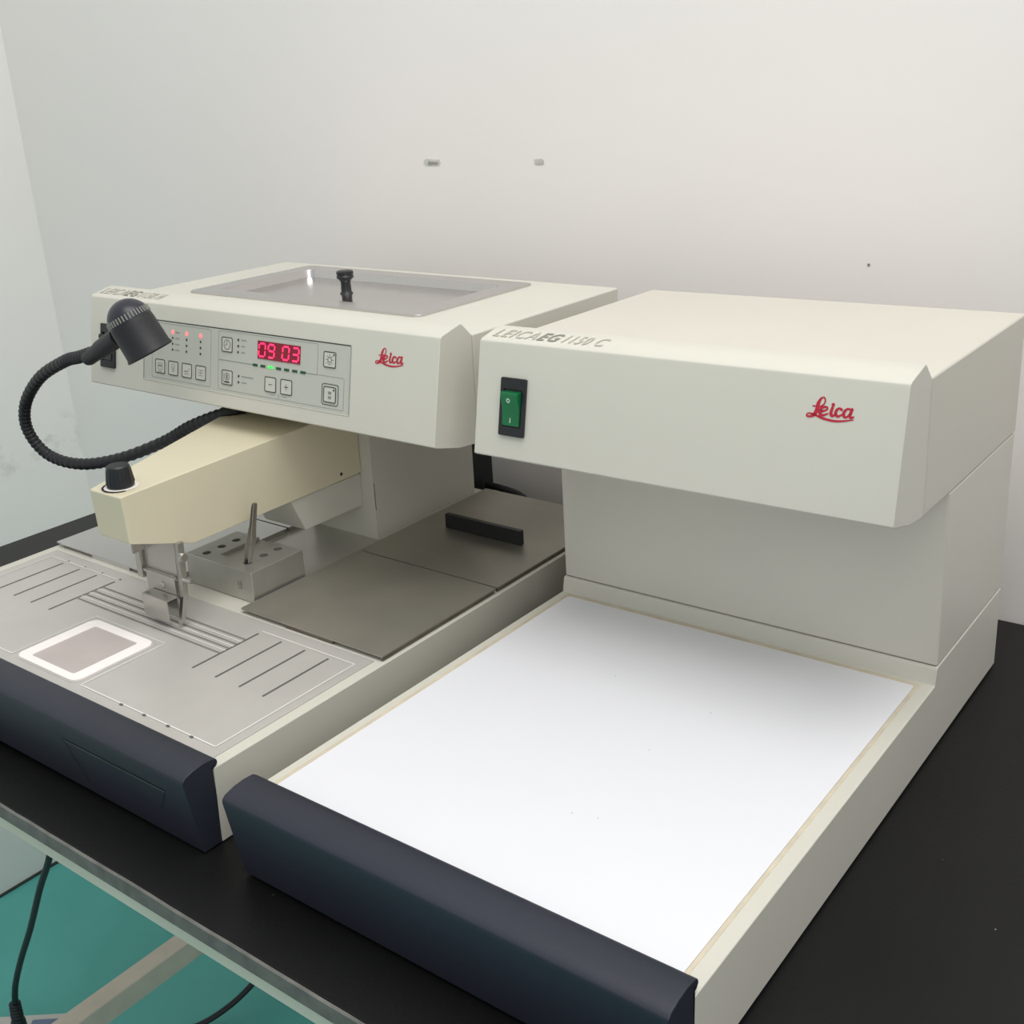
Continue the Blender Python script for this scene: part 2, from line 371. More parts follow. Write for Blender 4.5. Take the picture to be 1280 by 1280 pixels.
def hood(parent, x0, x1):
    bm = B(); prism(bm, moulding_profile(), x0, x1)
    obj('front_moulding', bm, 'cream', parent, bevel=.0022, seg=3, label='thick cream front cover with a sloping top edge')

# ================================================================== SETTING
bm = B(); box(bm, -1.55, 3.2, -2.6, .9, -.9928, -.9428)
obj('floor', bm, 'floor', kind='structure', smooth=False)
bm = B(); box(bm, -1.446, 3.2, .7441, .86, -.9428, 1.9)
wb = obj('wall_back', bm, 'wall_b', kind='structure', smooth=False)
bm = B(); box(bm, -1.56, -1.446, -2.6, .86, -.9428, 1.9)
obj('wall_left', bm, 'wall_l', kind='structure', smooth=False)
bm = B(); box(bm, -1.4460, -1.4425, -2.6, .7441, -.9428, -.9370)
obj('floor_line_left', bm, 'ink', kind='structure', smooth=False)  # thin dark strip drawing the line where wall meets floor
WP = (V((0, .7441, 0)), XV, V((0, 0, 1)), V((0, -1, 0)))
import random
random.seed(4)
for (x, z, w, h, m) in ((-.4165, .4996, .030, .0085, 'chip'), (-.2331, .4987, .015, .007, 'chip')):
    bm = B()
    pts = rrect(x-w/2, x+w/2, z-h/2, z+h/2, h*.45, 6)
    pts = [(a+random.uniform(-1, 1)*.0012, b+random.uniform(-1, 1)*.0009) for a, b in pts]
    slab(bm, pts, .0000, .0006, 0, WP)
    pts2 = [(x+(a-x)*.6+.002, z+(b-z)*.45-.001) for a, b in pts]
    slab(bm, pts2, .0006, .0010, 1, WP)
    obj('plaster_chip', bm, [m, 'ink_line' if w > .02 else 'chip2'], wb, smooth=False)
bm = B(); disc(bm, (.2062, .385), .0017, .0006, WP, 8)
obj('wall_speck', bm, 'ink_pale', wb, smooth=False)
ORI[wb.name] = V((0, 0, 0))

# ================================================================== TABLE
tb = thing('lab_table', 'lab table with a black laminate top, worn grey front edge and pale metal frame', 'table', F_C, (0, 0, -.9428))
bm = B(); box(bm, -.897, 1.35, -.0835, .738, -.0160, 0)
obj('tabletop', bm, 'laminate', tb, bevel=.0008, seg=1, label='black speckled laminate tabletop')
bm = B()
n = 90; prev = None
for i in range(n+1):                       # chipped raw edge band along the front
    x = -.897+2.247*i/n; j = random.uniform(0, .0009)
    cur = [bm.verts.new(p) for p in ((x, -.0837, -.0002-j), (x, -.0860, -.0008-j*1.5), (x, -.0860, -.0158), (x, -.0837, -.0160))]
    if prev:
        for k in range(4): bm.faces.new((prev[k], cur[k], cur[(k+1) % 4], prev[(k+1) % 4]))
    else: bm.faces.new(cur)
    prev = cur
bm.faces.new(prev[::-1])
obj('edge_band', bm, 'edge', tb, smooth=False, label='worn grey chipped edge of the tabletop')
for y in (-.0815, .70):
    bm = B(); box(bm, -.88, 1.33, y, y+.022, -.0345, -.0162); obj('frame_rail', bm, 'frame', tb, bevel=.001, seg=2)
for x in (-.88, 1.308):
    bm = B(); box(bm, x, x+.022, -.059, .70, -.0345, -.0162); obj('side_rail', bm, 'frame', tb, bevel=.001, seg=2)
for x in (-.80, 1.25):
    for y in (-.078, .66):
        xx = x-.011 if x < 0 else x
        if x > 0 or y > 0:
            bm = B(); box(bm, xx, xx+.04, y, y+.04, -.9428, -.0345); obj('leg', bm, 'frame', tb, bevel=.002, seg=2)
bm = B(); box(bm, -.823, -.786, -.30, .66, -.79, -.75); obj('stretcher', bm, 'stretcher', tb, bevel=.002, seg=2, label='stained beige lower rail')
bm = B(); box(bm, 1.255, 1.285, -.03, .66, -.79, -.75); obj('stretcher', bm, 'stretcher', tb, bevel=.002, seg=2)

# ================================================================== COLD PLATE UNIT (right)
c = thing('cold_plate', 'cream cold plate machine with white work surface and green lit power switch', 'lab equipment', F_C, (.2, .3, 0))
ZP = .0698
bm = B()
tops = [(-.0080, .0712), (.4305, .0712), (.4335, .0862), (.4350, .0876), (YB, .0876)]
cols = [[[bm.verts.new((x, y, z)) for z in (.0025, t)] for y, t in tops] for x in (0, W)]
for i in range(4):
    for k in (0, 1): bm.faces.new((cols[k][i][0], cols[k][i+1][0], cols[k][i+1][1], cols[k][i][1]))
    for q in (0, 1): bm.faces.new((cols[0][i][q], cols[1][i][q], cols[1][i+1][q], cols[0][i+1][q]))
for i in (0, 4): bm.faces.new((cols[0][i][0], cols[1][i][0], cols[1][i][1], cols[0][i][1]))
base = obj('base', bm, 'cream', c, smooth=False, label='low cream base round the white plate')
cut = B(); box(cut, .0125, .3850, .0030, .4262, .0660, .0740)
boolean(base, cut, .0024, 4)
bm = B(); ring(bm, rrect(.0085, .3885, .0020, .4270, .003, 3), rrect(.0130, .3850, .0068, .4222, .003, 3), .0700, .0716, 0)
obj('sealant_bead', bm, 'seal', c, bevel=.0004, seg=1, label='yellowed sealant bead round the white plate')
bm = B(); slab(bm, rrect(.0127, .3848, .0032, .4232, .002, 3), .0665, .0713)
for (x, y) in ((.24, .21), (.235, .105), (.255, .11), (.15, .3), (.255, .288)):
    disc(bm, (x, y), .0006, .07137, (V((0, 0, 0)), XV, V((0, 1, 0)), V((0, 0, 1))), 6, 1)
obj('cold_surface', bm, ['white_plate', 'ink_line'], c, smooth=False, label='glossy white flat cold surface')
bm = B(); prism(bm, BUMP, 0, W); obj('front_bumper', bm, 'navy', c, bevel=.0010, seg=2, label='dark navy rounded front bumper')
bm = B(); box(bm, .0012, W-.0006, .4350, YB, .0881, .2508)
obj('column', bm, 'cream', c, bevel=.002, seg=2)
bm = B(); box(bm, .004, W-.004, .437, YB-.004, .0870, .2530); obj('seam_gap', bm, 'groove', c, smooth=False)
bm = B(); prism(bm, [(yD+.0010, zD-.0006), (yD+.0010, zH), (YB, zH), (YB, .2520), (yD+.06, .2520)], 0, W)
obj('upper_housing', bm, 'housing', c, bevel=.0022, seg=3)
hood(c, 0, W)
rocker_switch(c, .0295, .2885, 'rocker_green', 'mark_white')
bm = B(); logo(bm, .3235, .3365); obj('logo_lettering', bm, 'red_ink', c, smooth=False, label='red script lettering')
def model_text(parent, segs, v0, v1):
    bm = B()
    for s, a, b_, m, bold in segs: text(bm, s, a, b_, v0, v1, .00055, STRIP, m, .30, bold)
    obj('model_lettering', bm, ['text_pale', 'text'], parent, smooth=False, label='slanted grey model lettering')
model_text(c, [('LEICA', .0085, .0565, 0, .009), ('EG', .0585, .0825, 1, .022), ('1150', .0860, .1145, 0, .009), ('C', .1200, .1310, 0, .009)], .0075, .0232)
for x in (.03, .37):
    for y in (.03, .59):
        bm = B(); lathe(bm, [(0, 0), (.012, 0), (.012, .004), (0, .009)], (x, y, 0), (0, 0, 1), 20); obj('foot', bm, 'black_soft', c)
bm = B(); lathe(bm, [(0, 0), (.0042, 0), (.0042, .0035), (0, .0035)], (.375, .335, .2565), (0, 0, 1), 16); obj('underside_screw', bm, 'black', c)

# ================================================================== HEATED EMBEDDING UNIT (left)
h = thing('embedding_center', 'cream paraffin embedding machine with red digital display and gooseneck lamp', 'lab equipment', F_H, (-.28, .3, 0))
YH = .640
X0 = -HW
bm = B(); pit_box(bm, X0, 0, -.0080, YH, .0030, .0752, -.5538, -.0127, .0005, .2030, .0725)
obj('base', bm, 'cream', h, bevel=.0020, seg=4, label='low cream base of the machine')
ZW = .0749
PL = (V((0, 0, 0)), XV, V((0, 1, 0)), V((0, 0, 1)))
bm = B(); slab(bm, rrect(-.5536, -.0129, .0008, .2028, .002, 3), .0727, ZW, 0)
# slots, grooves and engraved outline on the plate
z1, z2 = ZW+.00015, ZW+.0003
for cx in (-.1566, -.1222, -.0878, -.0550, -.4040, -.4393, -.4737, -.5080):
    slab(bm, rrect(cx-.0012, cx+.0012, .0965, .1820, .0011, 3), z1-.001, z2, 1)
    if cx < -.3: disc(bm, (cx+.0006, .1890), .0016, z2, PL, 8, 1)
for y in (.1652, .1537, .1433, .1318):
    poly(bm, [(-.4035, y-.0011, z2+.0001), (-.157, y-.0011, z2+.0001), (-.157, y+.0011, z2+.0001), (-.4035, y+.0011, z2+.0001)], 2)
for y in (.1595, .1485, .1380):
    poly(bm, [(-.4035, y-.0005, z2+.0001), (-.157, y-.0005, z2+.0001), (-.157, y+.0005, z2+.0001), (-.4035, y+.0005, z2+.0001)], 3)
for sx in (1, -1):
    def mx(x): return x if sx > 0 else -.5646-x
    w = .0006
    path = [(-.2228, .1132), (-.2222, .0165), (-.0245, .0165), (-.0245, .1870), (-.1566, .1870)]
    for a, b_ in zip(path, path[1:]):
        ribbon(bm, [(mx(a[0]), a[1]), (mx(b_[0]), b_[1])], .0013, z2+.0002, PL, 3)
    for cx in (-.1566, -.1222, -.0878, -.0550):
        slab(bm, rrect(mx(cx)-.0022, mx(cx)+.0022, .0140, .0165, .001, 2), z1-.001, z2+.0004, 1)
ribbon(bm, [(-.2228, .1150), (-.3418, .1150)], .0010, z2+.0002, PL, 3)
obj('work_plate', bm, ['plate', 'slot', 'slot_pale', 'line_white'], h, smooth=False, label='flat grey work plate with engraved slots')
bm = B(); ring(bm, rrect(-.3355, -.2310, .0155, .1098, .010, 6), rrect(-.3198, -.2460, .0245, .0990, .003, 6), ZW-.001, ZW+.0016, 0)
wf = obj('warm_spot_frame', bm, 'warm_frame', h, bevel=.0005, seg=2, label='raised white rounded frame on the work plate')
bm = B(); slab(bm, rrect(-.3200, -.2458, .0243, .0992, .003, 4), ZW-.001, ZW+.0008); obj('warm_spot_plate', bm, 'warm_in', wf, smooth=False)
bm = B(); ring(bm, rrect(-.3385, -.2280, .0135, .1125, .011, 6), rrect(-.3350, -.2315, .0160, .1093, .010, 6), ZW-.001, ZW+.0004, 0)
obj('frame_groove', bm, 'plate', wf, smooth=False)
bm = B(); prism(bm, BUMP, X0, 0); bump = obj('front_bumper', bm, 'navy', h, bevel=.0010, seg=2, label='dark navy rounded front bumper')
# drawer outline in the bumper face, with a painted highlight below its top line
BF, LB = plane_from(BUMP[0][0], BUMP[0][1], BUMP[1][0], BUMP[1][1])
bm = B()
for a, b_ in (((-.178, .0555), (-.030, .0555)), ((-.178, .0555), (-.158, .012)), ((-.030, .0555), (-.046, .030))):
    ribbon(bm, [a, b_], .0016 if a[1] == b_[1] else .0011, .0003, BF, 0)
    if a[1] == b_[1]: ribbon(bm, [(a[0], a[1]-.0012), (b_[0], b_[1]-.0012)], .0008, .0003, BF, 1)
obj('drawer_outline', bm, ['groove', 'edge'], bump, smooth=False)
# centre deck, paraffin tray
bm = B(); slab(bm, rrect(-.3345, -.2145, .2350, .4330, .003, 3), .0730, .0757, 0); obj('centre_deck', bm, 'deck_steel', h, bevel=.0006, seg=1, label='satin steel deck between the tank covers')
bm = B(); box(bm, -.338, -.2240, .4345, .6265, .0730, .2540)
for (za, zb_) in ((.135, .17),):
    box(bm, -.2247, -.2237, .4352, .4368, za-.022, zb_-.022, 1)
obj('tank_column', bm, ['cream', 'edge'], h, bevel=.0012, seg=2, label='cream column between deck and upper housing')
# upper housing with an opening for the tank lid
bm = B(); pit_box(bm, X0+.004, 0, yD+.0010, YH, zD, zH, -.480, -.117, .418, .606, .320)
obj('upper_housing', bm, 'cream', h, bevel=.0022, seg=3)
bm = B(); box(bm, -.16, -.055, .641, .660, .33, .350); obj('rear_bracket', bm, 'cream', h, bevel=.001, seg=1)
hood(h, X0, 0)
bm = B(); logo(bm, -.0827, .3363); obj('logo_lettering', bm, 'red_ink', h, smooth=False, label='red script lettering')
model_text(h, [('LEICA', -.5600, -.5130, 0, .009), ('EG', -.5110, -.4875, 1, .022), ('1150', -.4840, -.4560, 0, .009), ('H', -.4510, -.4400, 0, .009)], .0080, .0232)
rocker_switch(h, -.5425, .2885, 'rocker_dark', 'ink_pale')
# ---- control panel
bm = B(); px0, px1, pz0, pz1 = -.4580, -.1165, .2832, .3535
e0, e1 = fv(pz0), fv(pz1)
slab(bm, [(px0, e0), (px1, e0), (px1, e1), (px0, e1)], -.0002, .0004, 0, FACE)
for a, b_, m, wd in (((px0, e1), (px1, e1), 1, .0012), ((px0, e0), (px0, e1), 1, .0008), ((px1, e0), (px1, e1), 2, .0009), ((px0, e0), (px1, e0), 3, .0010)):
    ribbon(bm, [a, b_], wd, .0006, FACE, m)
def outline(u0, u1, za, zb_, r=.002, w=.0005, mi=2):
    a0, a1 = fv(za), fv(zb_)
    ring(bm, rrect(u0, u1, a0, a1, r), rrect(u0+w, u1-w, a0+w, a1-w, max(r-w, .0002)), .0004, .0006, mi, FACE)
outline(-.4425, -.3350, .2870, .3510)
outline(-.3222, -.1242, .2868, .3200); 
outline(-.3222, -.1637, .3190, .3514)
slab(bm, [(-.2600, fv(.3182)), (-.1850, fv(.3182)), (-.1850, fv(.3206)), (-.2600, fv(.3206))], .0004, .00065, 0, FACE)
for (u, z0_, n_) in ((-.3990, .3420, 4), ):
    for k in range(n_):
        zc_ = z0_-.0067*k
        for q in range(3): slab(bm, [(u+q*.0027, fv(zc_)-.0008), (u+q*.0027+.0021, fv(zc_)-.0008), (u+q*.0027+.0021, fv(zc_)+.0010), (u+q*.0027, fv(zc_)+.0010)], .0004, .0006, 2, FACE)
for (u, zc_, wd) in ((-.2838, .3437, .0085), (-.2838, .3370, .006), (-.2838, .3304, .006), (-.2825, .3045, .018), (-.2825, .2978, .0085)):
    k = 0
    while k*.0022 < wd:
        slab(bm, [(u+k*.0022, fv(zc_)-.0007), (u+k*.0022+.0017, fv(zc_)-.0007), (u+k*.0022+.0017, fv(zc_)+.0009), (u+k*.0022, fv(zc_)+.0009)], .0004, .0006, 2, FACE); k += 1
for a, b_ in (((-.2350, .2905), (-.2270, .2905)), ((-.2170, .2905), (-.2090, .2905))): ribbon(bm, [(a[0], fv(a[1])), (b_[0], fv(b_[1]))], .0006, .0006, FACE, 2)
outline(-.2235, -.2205, .2885, .2925, .001, .0004)
panel = obj('control_panel', bm, ['panel', 'ink', 'ink_line', 'cream_rim'], h, smooth=False, label='pale grey control panel foil')
def button(u0, z0_, icon, w=.0182, hh=.0168, dbl=False):
    bm = B(); a0 = fv(z0_); a1 = a0+hh; u1 = u0+w; cx = (u0+u1)/2; cy = (a0+a1)/2
    slab(bm, rrect(u0, u1, a0, a1, .002), .0003, .0011, 0, FACE)
    ring(bm, rrect(u0, u1, a0, a1, .002), rrect(u0+.0010, u1-.0010, a0+.0010, a1-.0010, .0012), .0008, .0013, 1, FACE)
    if dbl: ring(bm, rrect(u0-.0030, u1+.0030, a0-.0028, a1+.0028, .003), rrect(u0-.0024, u1+.0024, a0-.0022, a1+.0022, .0026), .0003, .0008, 1, FACE)
    H_ = .0013
    def ln(a, b_, w_=.0007, m_=1): ribbon(bm, [(cx+a[0], cy+a[1]), (cx+b_[0], cy+b_[1])], w_, H_, FACE, m_)
    def circ(r, w_=.0006, ox=0, oy=0, m_=1): ring(bm, [(cx+ox+r*math.cos(t*math.pi/10), cy+oy+r*math.sin(t*math.pi/10)) for t in range(20)], [(cx+ox+(r-w_)*math.cos(t*math.pi/10), cy+oy+(r-w_)*math.sin(t*math.pi/10)) for t in range(20)], .0010, H_, m_, FACE)
    if icon == 'clock': circ(.0056); ln((0, 0), (0, .0042)); ln((0, 0), (-.003, -.0008))
    if icon == 'minus': ln((-.0028, 0), (.0028, 0))
    if icon == 'plus': ln((-.0034, 0), (.0034, 0)); ln((0, -.0034), (0, .0034))
    if icon == 'light':
        circ(.0030)
        for t in range(8):
            if t != 6: ln((.0038*math.cos(t*.785), .0038*math.sin(t*.785)), (.0056*math.cos(t*.785), .0056*math.sin(t*.785)), .0006)
        ln((-.0015, -.0046), (.0015, -.0046)); disc(bm, (u1-.003, a1-.003), .0012, H_, FACE, 8, 1)
    if icon == 'tank': ring(bm, rrect(cx-.0042, cx+.0042, cy-.0040, cy+.0040, .001), rrect(cx-.0036, cx+.0036, cy-.0034, cy+.0034, .0006), .0010, H_, 2, FACE); ln((-.0030, .0006), (.0030, .0006), .0022, 2); ln((-.0035, -.0060), (.0035, -.0060), .0008, 2)
    if icon == 'nozzle': ln((-.0035, .0040), (-.0008, -.0045), .0006, 2); ln((.0035, .0040), (.0008, -.0045), .0006, 2); ln((-.0022, .0046), (.0022, .0046), .0006, 2); ln((0, .002), (0, -.002), .0008, 2)
    if icon == 'plate': ln((-.0050, -.0010), (.0030, -.0010), .0012, 2); ln((.0025, .0008), (.0058, .0030), .0007, 2); ln((-.0045, -.0040), (.0045, -.0040), .0007, 2)
    if icon == 'tray': 
        for r_ in (.003, 0, -.003): ln((-.0045, r_), (.0045, r_), .0006, 2)
        ln((0, .0035), (0, -.0035), .0006, 2)
    if icon == 'day': circ(.0042, .0006, 0, .0012); ln((0, .0035), (0, -.0012), .0018); ln((-.0042, -.0050), (.0042, -.0050), .0018); ln((-.0055, -.006), (-.0055, .006), .0005)
    if icon == 'onoff': ln((-.0022, .0018), (.0024, .0018), .0030, 2); ln((-.0022, -.0030), (.0024, -.0030), .0030, 2); disc(bm, (u1-.0032, a1-.0032), .0013, H_, FACE, 8, 3)
    obj('button', bm, ['button', 'ink', 'ink_pale', 'led_green'], panel, smooth=False, label={'clock': 'clock button', 'minus': 'minus button', 'plus': 'plus button', 'light': 'lamp button', 'onoff': 'double-ringed on off button'}.get(icon))
for u, ic in ((-.4352, 'tank'), (-.4107, 'nozzle'), (-.3857, 'plate'), (-.3609, 'tray')): button(u, .2927, ic)
button(-.3160, .3287, 'clock'); button(-.3150, .2927, 'day'); button(-.2438, .2930, 'minus'); button(-.2187, .2930, 'plus')
button(-.1548, .3285, 'light'); button(-.1532, .2930, 'onoff', dbl=True)
def led(u, z, lit):
    bm = B(); slab(bm, [(u+.0012*math.cos(t*.785), fv(z)+.0014*math.sin(t*.785)) for t in range(8)], .0003, .0009, 0, FACE)
    if lit:
        ring(bm, [(u+.0024*math.cos(t*.628), fv(z)+.0026*math.sin(t*.628)) for t in range(10)], [(u+.0012*math.cos(t*.628), fv(z)+.0014*math.sin(t*.628)) for t in range(10)], .0003, .0007, 1, FACE)
    obj('indicator_light', bm, ['led_red' if lit else 'led_off', 'led_red'], panel, smooth=False, label='lit red indicator' if lit else None)
for u in (-.4037, -.3784, -.3534):
    for k in range(4): led(u, .3422-.0067*k, k == 0)
for k in range(3): led(-.2887, .3437-.0067*k, False)
for k in range(2): led(-.2871, .3045-.0067*k, False)
for k in range(7):
    u = -.2600+.0125*k; bm = B(); on = k == 2
    slab(bm, [(u-.0038, fv(.3182)), (u+.0038, fv(.3182)), (u+.0038, fv(.3208)), (u-.0038, fv(.3208))], .0004, .0011, 0, FACE)
    obj('bar_indicator', bm, 'led_green_on' if on else 'led_green', panel, smooth=False, label='lit bright green bar' if on else None)
# display, 09 03
bm = B(); d0, d1, g0, g1 = -.2562, -.1898, fv(.3272), fv(.3462)
slab(bm, [(d0, g0), (d1, g0), (d1, g1), (d0, g1)], .0004, .0012, 0, FACE)
SEG = {'0': 'abcdef', '9': 'abcdfg', '3': 'abcdg'}
def digit(ch, ux, w=.0098, hh=.0140):
    v0 = (g0+g1)/2-hh/2; t = .0019; sh = .0013
    X = lambda a, b_: (ux+a*w+(b_-.5)*sh, v0+b_*hh)
    seg = {'a': (X(.12, 1), X(.88, 1)), 'g': (X(.12, .5), X(.88, .5)), 'd': (X(.12, 0), X(.88, 0)), 'f': (X(0, .93), X(0, .57)), 'b': (X(1, .93), X(1, .57)), 'e': (X(0, .43), X(0, .07)), 'c': (X(1, .43), X(1, .07))}
    for s in SEG[ch]: ribbon(bm, list(seg[s]), t, .0014, FACE, 1)
for ch, ux in (('0', -.2538), ('9', -.2392), ('0', -.2165), ('3', -.2015)): digit(ch, ux)
obj('display', bm, ['disp', 'digit'], panel, smooth=False, label='red digital display reading 09 03')

# ---- dispenser arm
def armL(y): return -.2900-(y-.103)*.334
def armR(y): return -.2385-min(y-.104, .2)*.012
bm = B()
prism(bm, [(.1030, .2350), (.1045, .1850), (.1300, .1760), (.1830, .1580), (.1975, .1616), (.1990, .1676), (.2676, .1597), (.4345, .1590), (.4345, .2420)], armL, armR)
arm = obj('dispenser_arm', bm, 'cream_warm', h, bevel=.0022, seg=3, label='yellowed cream dispenser arm')
bm = B(); prism(bm, [(.3200, .1600), (.3385, .1170), (.4345, .1165), (.4345, .1600)], -.3150, -.2440); obj('arm_bracket', bm, 'cream', arm, bevel=.0012, seg=2, label='grey cream block under the arm')
bm = B(); lathe(bm, [(.0001, 0), (.0022, 0), (.0022, .0006), (.0001, .0006)], (armR(.40)-.0003, .4000, .1680), (1, 0, 0), 12); obj('screw_hole', bm, 'groove', arm)
kx, ky, kz = -.2670, .1240, .2357
bm = B(); tbl = (V((kx, ky, kz)), XV, V((0, 1, 0)), V((0, 0, 1)))
disc(bm, (.001, -.001),   .0175, .0002, tbl, 32, 0)
ribbon(bm, [(  .001+.0175*math.cos(math.radians(a)), -.001+.0175*math.sin(math.radians(a))) for a in range(170, 341, 10)], .0022, .0004, tbl, 1)
dial = obj('dial_scale', bm, ['line_white', 'groove'], arm, smooth=False)
bm = B(); prof = [(.0001, .0225), (.0100, .0225), (.0114, .0212), (.0119, .018), (.0136, .0035), (.0136, .0012), (.0001, .0012)]
lathe(bm, prof, (kx, ky, kz), (0, 0, 1), 36)
for k in range(18):
    a = k*math.pi/9; ca, sa = math.cos(a), math.sin(a)
    tube(bm, [(kx+.0114*ca, ky+.0114*sa, kz+.019), (kx+.0135*ca, ky+.0135*sa, kz+.0035)], .0007, 5)
obj('flow_knob', bm, 'black', arm, label='ribbed black round knob')
# ---- nozzle hardware under the arm
bm = B(); box(bm, -.2935, -.2400, .1550, .1575, .1300, .1720)
box(bm, -.2935, -.2915, .1400, .1575, .1500, .1700); 
noz = obj('nozzle_bracket', bm, 'steel', h, bevel=.0004, seg=1, label='steel dispensing nozzle bracket')
bm = B(); box(bm, -.2925, -.2445, .1520, .1560, .1035, .1300); box(bm, -.2935, -.2415, .1500, .1570, .1265, .1295)
obj('nozzle_plate', bm, 'steel', noz, bevel=.0004, seg=1)
bm = B(); lathe(bm, [(.0001, .0022), (.0030, .0022), (.0038, .0012), (.0038, 0)], (-.2660, .1520, .1160), (0, -1, 0), 18); obj('screw', bm, 'steel', noz)
bm = B(); lathe(bm, [(.0001, .0016), (.0024, .0016), (.0030, .0008), (.0030, 0)], (-.2850, .1550, .1610), (0, -1, 0), 18); obj('screw', bm, 'steel', noz)
bm = B(); tube(bm, [(-.2885, .1580, .165), (-.2885, .1580, .112)], .0025, 12); obj('guide_rod', bm, 'steel', noz)
bm = B(); prism(bm, [(.1460, .0800), (.1505, .0800), (.1600, .1100), (.1640, .1680), (.1560, .1680), (.1540, .1120)], -.2405, -.2345); obj('nozzle_lever', bm, 'steel', noz, bevel=.0005, seg=1)
bm = B(); lathe(bm, [(.0001, .004), (.0045, .004), (.0052, .0025), (.0052, 0)], (-.2345, .1590, .1520), (1, 0, 0), 18); obj('lever_screw', bm, 'steel', noz)
bm = B(); tube(bm, [(-.246, .1560, .1260), (-.2230, .1580, .1275)], .0026, 12); obj('lever_pin', bm, 'steel', noz)
bm = B()
box(bm, -.2840, -.2420, .1370, .1385, .0835, .1085); box(bm, -.2840, -.2420, .1385, .1520, .1070, .1085); box(bm, -.2840, -.2825, .1385, .1520, .0835, .1070); box(bm, -.2840, -.2420, .1505, .1520, .0835, .1085)
obj('mould_clip', bm, 'steel', noz, bevel=.0004, seg=1, label='open steel clip that holds the mould')
bm = B(); box(bm, -.3050, -.2960, .150, .168, .1180, .1720); obj('heater_block', bm, 'deck_steel', noz, bevel=.0006, seg=1)

# ---- forceps block
def block():
    bm = B(); bx0, bx1, by0, by1, bz0, bz1 = -.3250, -.2135, .2270, .3030, .0757, .1120
    xs = [bx0, -.2985, -.2715, bx1]
    holes = [(-.2400, .2455), (-.2400, .2690), (-.2400, .2900), (-.3030, .2400), (-.3030, .2615), (-.3030, .2830)]
    prism(bm, [(by0, bz0), (by0, bz1), (by1, bz1), (by1, bz0)], bx0, bx1)
    return bm, holes, bz1
bm, holes, bz = block()
blk = obj('forceps_block', bm, 'alu', h, bevel=.0008, seg=2, label='square aluminium block with forceps holes')
for k, (hx_, hy_) in enumerate(holes):
    cut = B(); lathe(cut, [(.0001, -.022), (.0050, -.022), (.0050, .009), (.0001, .004)], (hx_, hy_, bz), (0, 0, 1), 24)
    bmesh.ops.recalc_face_normals(cut, faces=cut.faces); bmesh.ops.remove_doubles(cut, verts=cut.verts, dist=1e-4)
    me = bpy.data.meshes.new('cut'); cut.to_mesh(me); cut.free()
    if k == 0: allcut = bmesh.new()
    allcut.from_mesh(me); bpy.data.meshes.remove(me)
box(allcut, -.2860, -.2560, .2450, .3200, bz-.0030, bz+.01)
bmesh.ops.translate(allcut, verts=allcut.verts, vec=-ORI[h.name])
me = bpy.data.meshes.new('cutter'); allcut.to_mesh(me); allcut.free()
co = bpy.data.objects.new('cutter', me); COL.objects.link(co); co.parent = h
bpy.context.view_layer.update()
md = blk.modifiers.new('holes', 'BOOLEAN'); md.operation = 'DIFFERENCE'; md.object = co; md.solver = 'EXACT'
dg = bpy.context.evaluated_depsgraph_get(); nm = bpy.data.meshes.new_from_object(blk.evaluated_get(dg), depsgraph=dg)
blk.modifiers.clear(); blk.data = nm;
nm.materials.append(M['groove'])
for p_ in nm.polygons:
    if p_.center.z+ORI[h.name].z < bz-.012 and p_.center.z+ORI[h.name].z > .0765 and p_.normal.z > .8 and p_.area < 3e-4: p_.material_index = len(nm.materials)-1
bpy.data.objects.remove(co)
FP = (V((0, .2270, 0)), XV, V((0, 0, 1)), V((0, -1, 0)))
bm = B(); text(bm, '11', -.2370, -.2320, .0920, .0980, .0004, FP, 0); ribbon(bm, [(-.2375, .0900), (-.2310, .0900)], .0007, .0004, FP)
obj('block_marking', bm, 'edge', blk, smooth=False)

# ---- gooseneck lamp
neck = [(-.3350, .385, .2480), (-.3620, .343, .2430), (-.4183, .33, .2216), (-.4584, .315, .1993), (-.5354, .30, .1694), (-.5961, .28, .1578), (-.6509, .27, .165), (-.6705, .26, .1979), (-.6544, .255, .237), (-.5994, .25, .2794), (-.529, .245, .3090), (-.4900, .241, .3190), (-.4450, .24, .3320)]
P = catmull(neck, 26)
bm = B(); tube(bm, P, [.0072+.0006*math.sin(i*math.pi*.5) for i in range(len(P))], 14)
goose = obj('gooseneck', bm, 'black_soft', h, label='flexible ribbed black lamp arm', angle=80)
Rv, Uv, Fv = V((.79355, .60570, -.05835)), V((-.15775, .29738, .94164)), V((-.58771, .73804, -.33153))
# head axis: down with a lean to the right; expressed in the machine's frame
A = V((.21, .02, -.955)).normalized()
Rm = F_H.to_3x3().inverted()
A = (Rm @ (Rv*.47-Uv*.84+Fv*.22)).normalized()
r_ = .0245
top = V((-.3770, .2400, .3714))-A*.0245
prof = [(r_*math.sin(t*math.pi/20), r_-r_*math.cos(t*math.pi/20)) for t in range(0, 11)]
bm = B(); lathe(bm, prof+[(r_*1.0, r_+.001)], top, A, 40)
lh = obj('lamp_head', bm, 'dome', goose, label='rounded black lamp head')
bm = B(); lathe(bm, [(r_*.97, r_-.002), (r_*1.0, r_+.002), (r_*1.02, r_+.006), (r_*1.05, r_+.036), (r_*1.09, r_+.038), (r_*1.10, r_+.0405), (r_*1.04, r_+.0405), (r_*.98, r_+.02), (.002, r_+.010)], top, A, 40)
obj('lamp_shade', bm, 'black_soft', lh)
bm = B(); u = A.orthogonal().normalized(); w_ = A.cross(u)
for k in range(40):
    a = 2*math.pi*k/40; d = u*math.cos(a)+w_*math.sin(a)
    tube(bm, [top+A*(r_-.0075)+d*(r_*.965+.0004), top+A*(r_-.001)+d*(r_*1.0+.0003)], .0009, 6)
obj('vent_slot', bm, 'ink_pale', lh, label='ring of small pale vents')
nj = V(neck[-1])
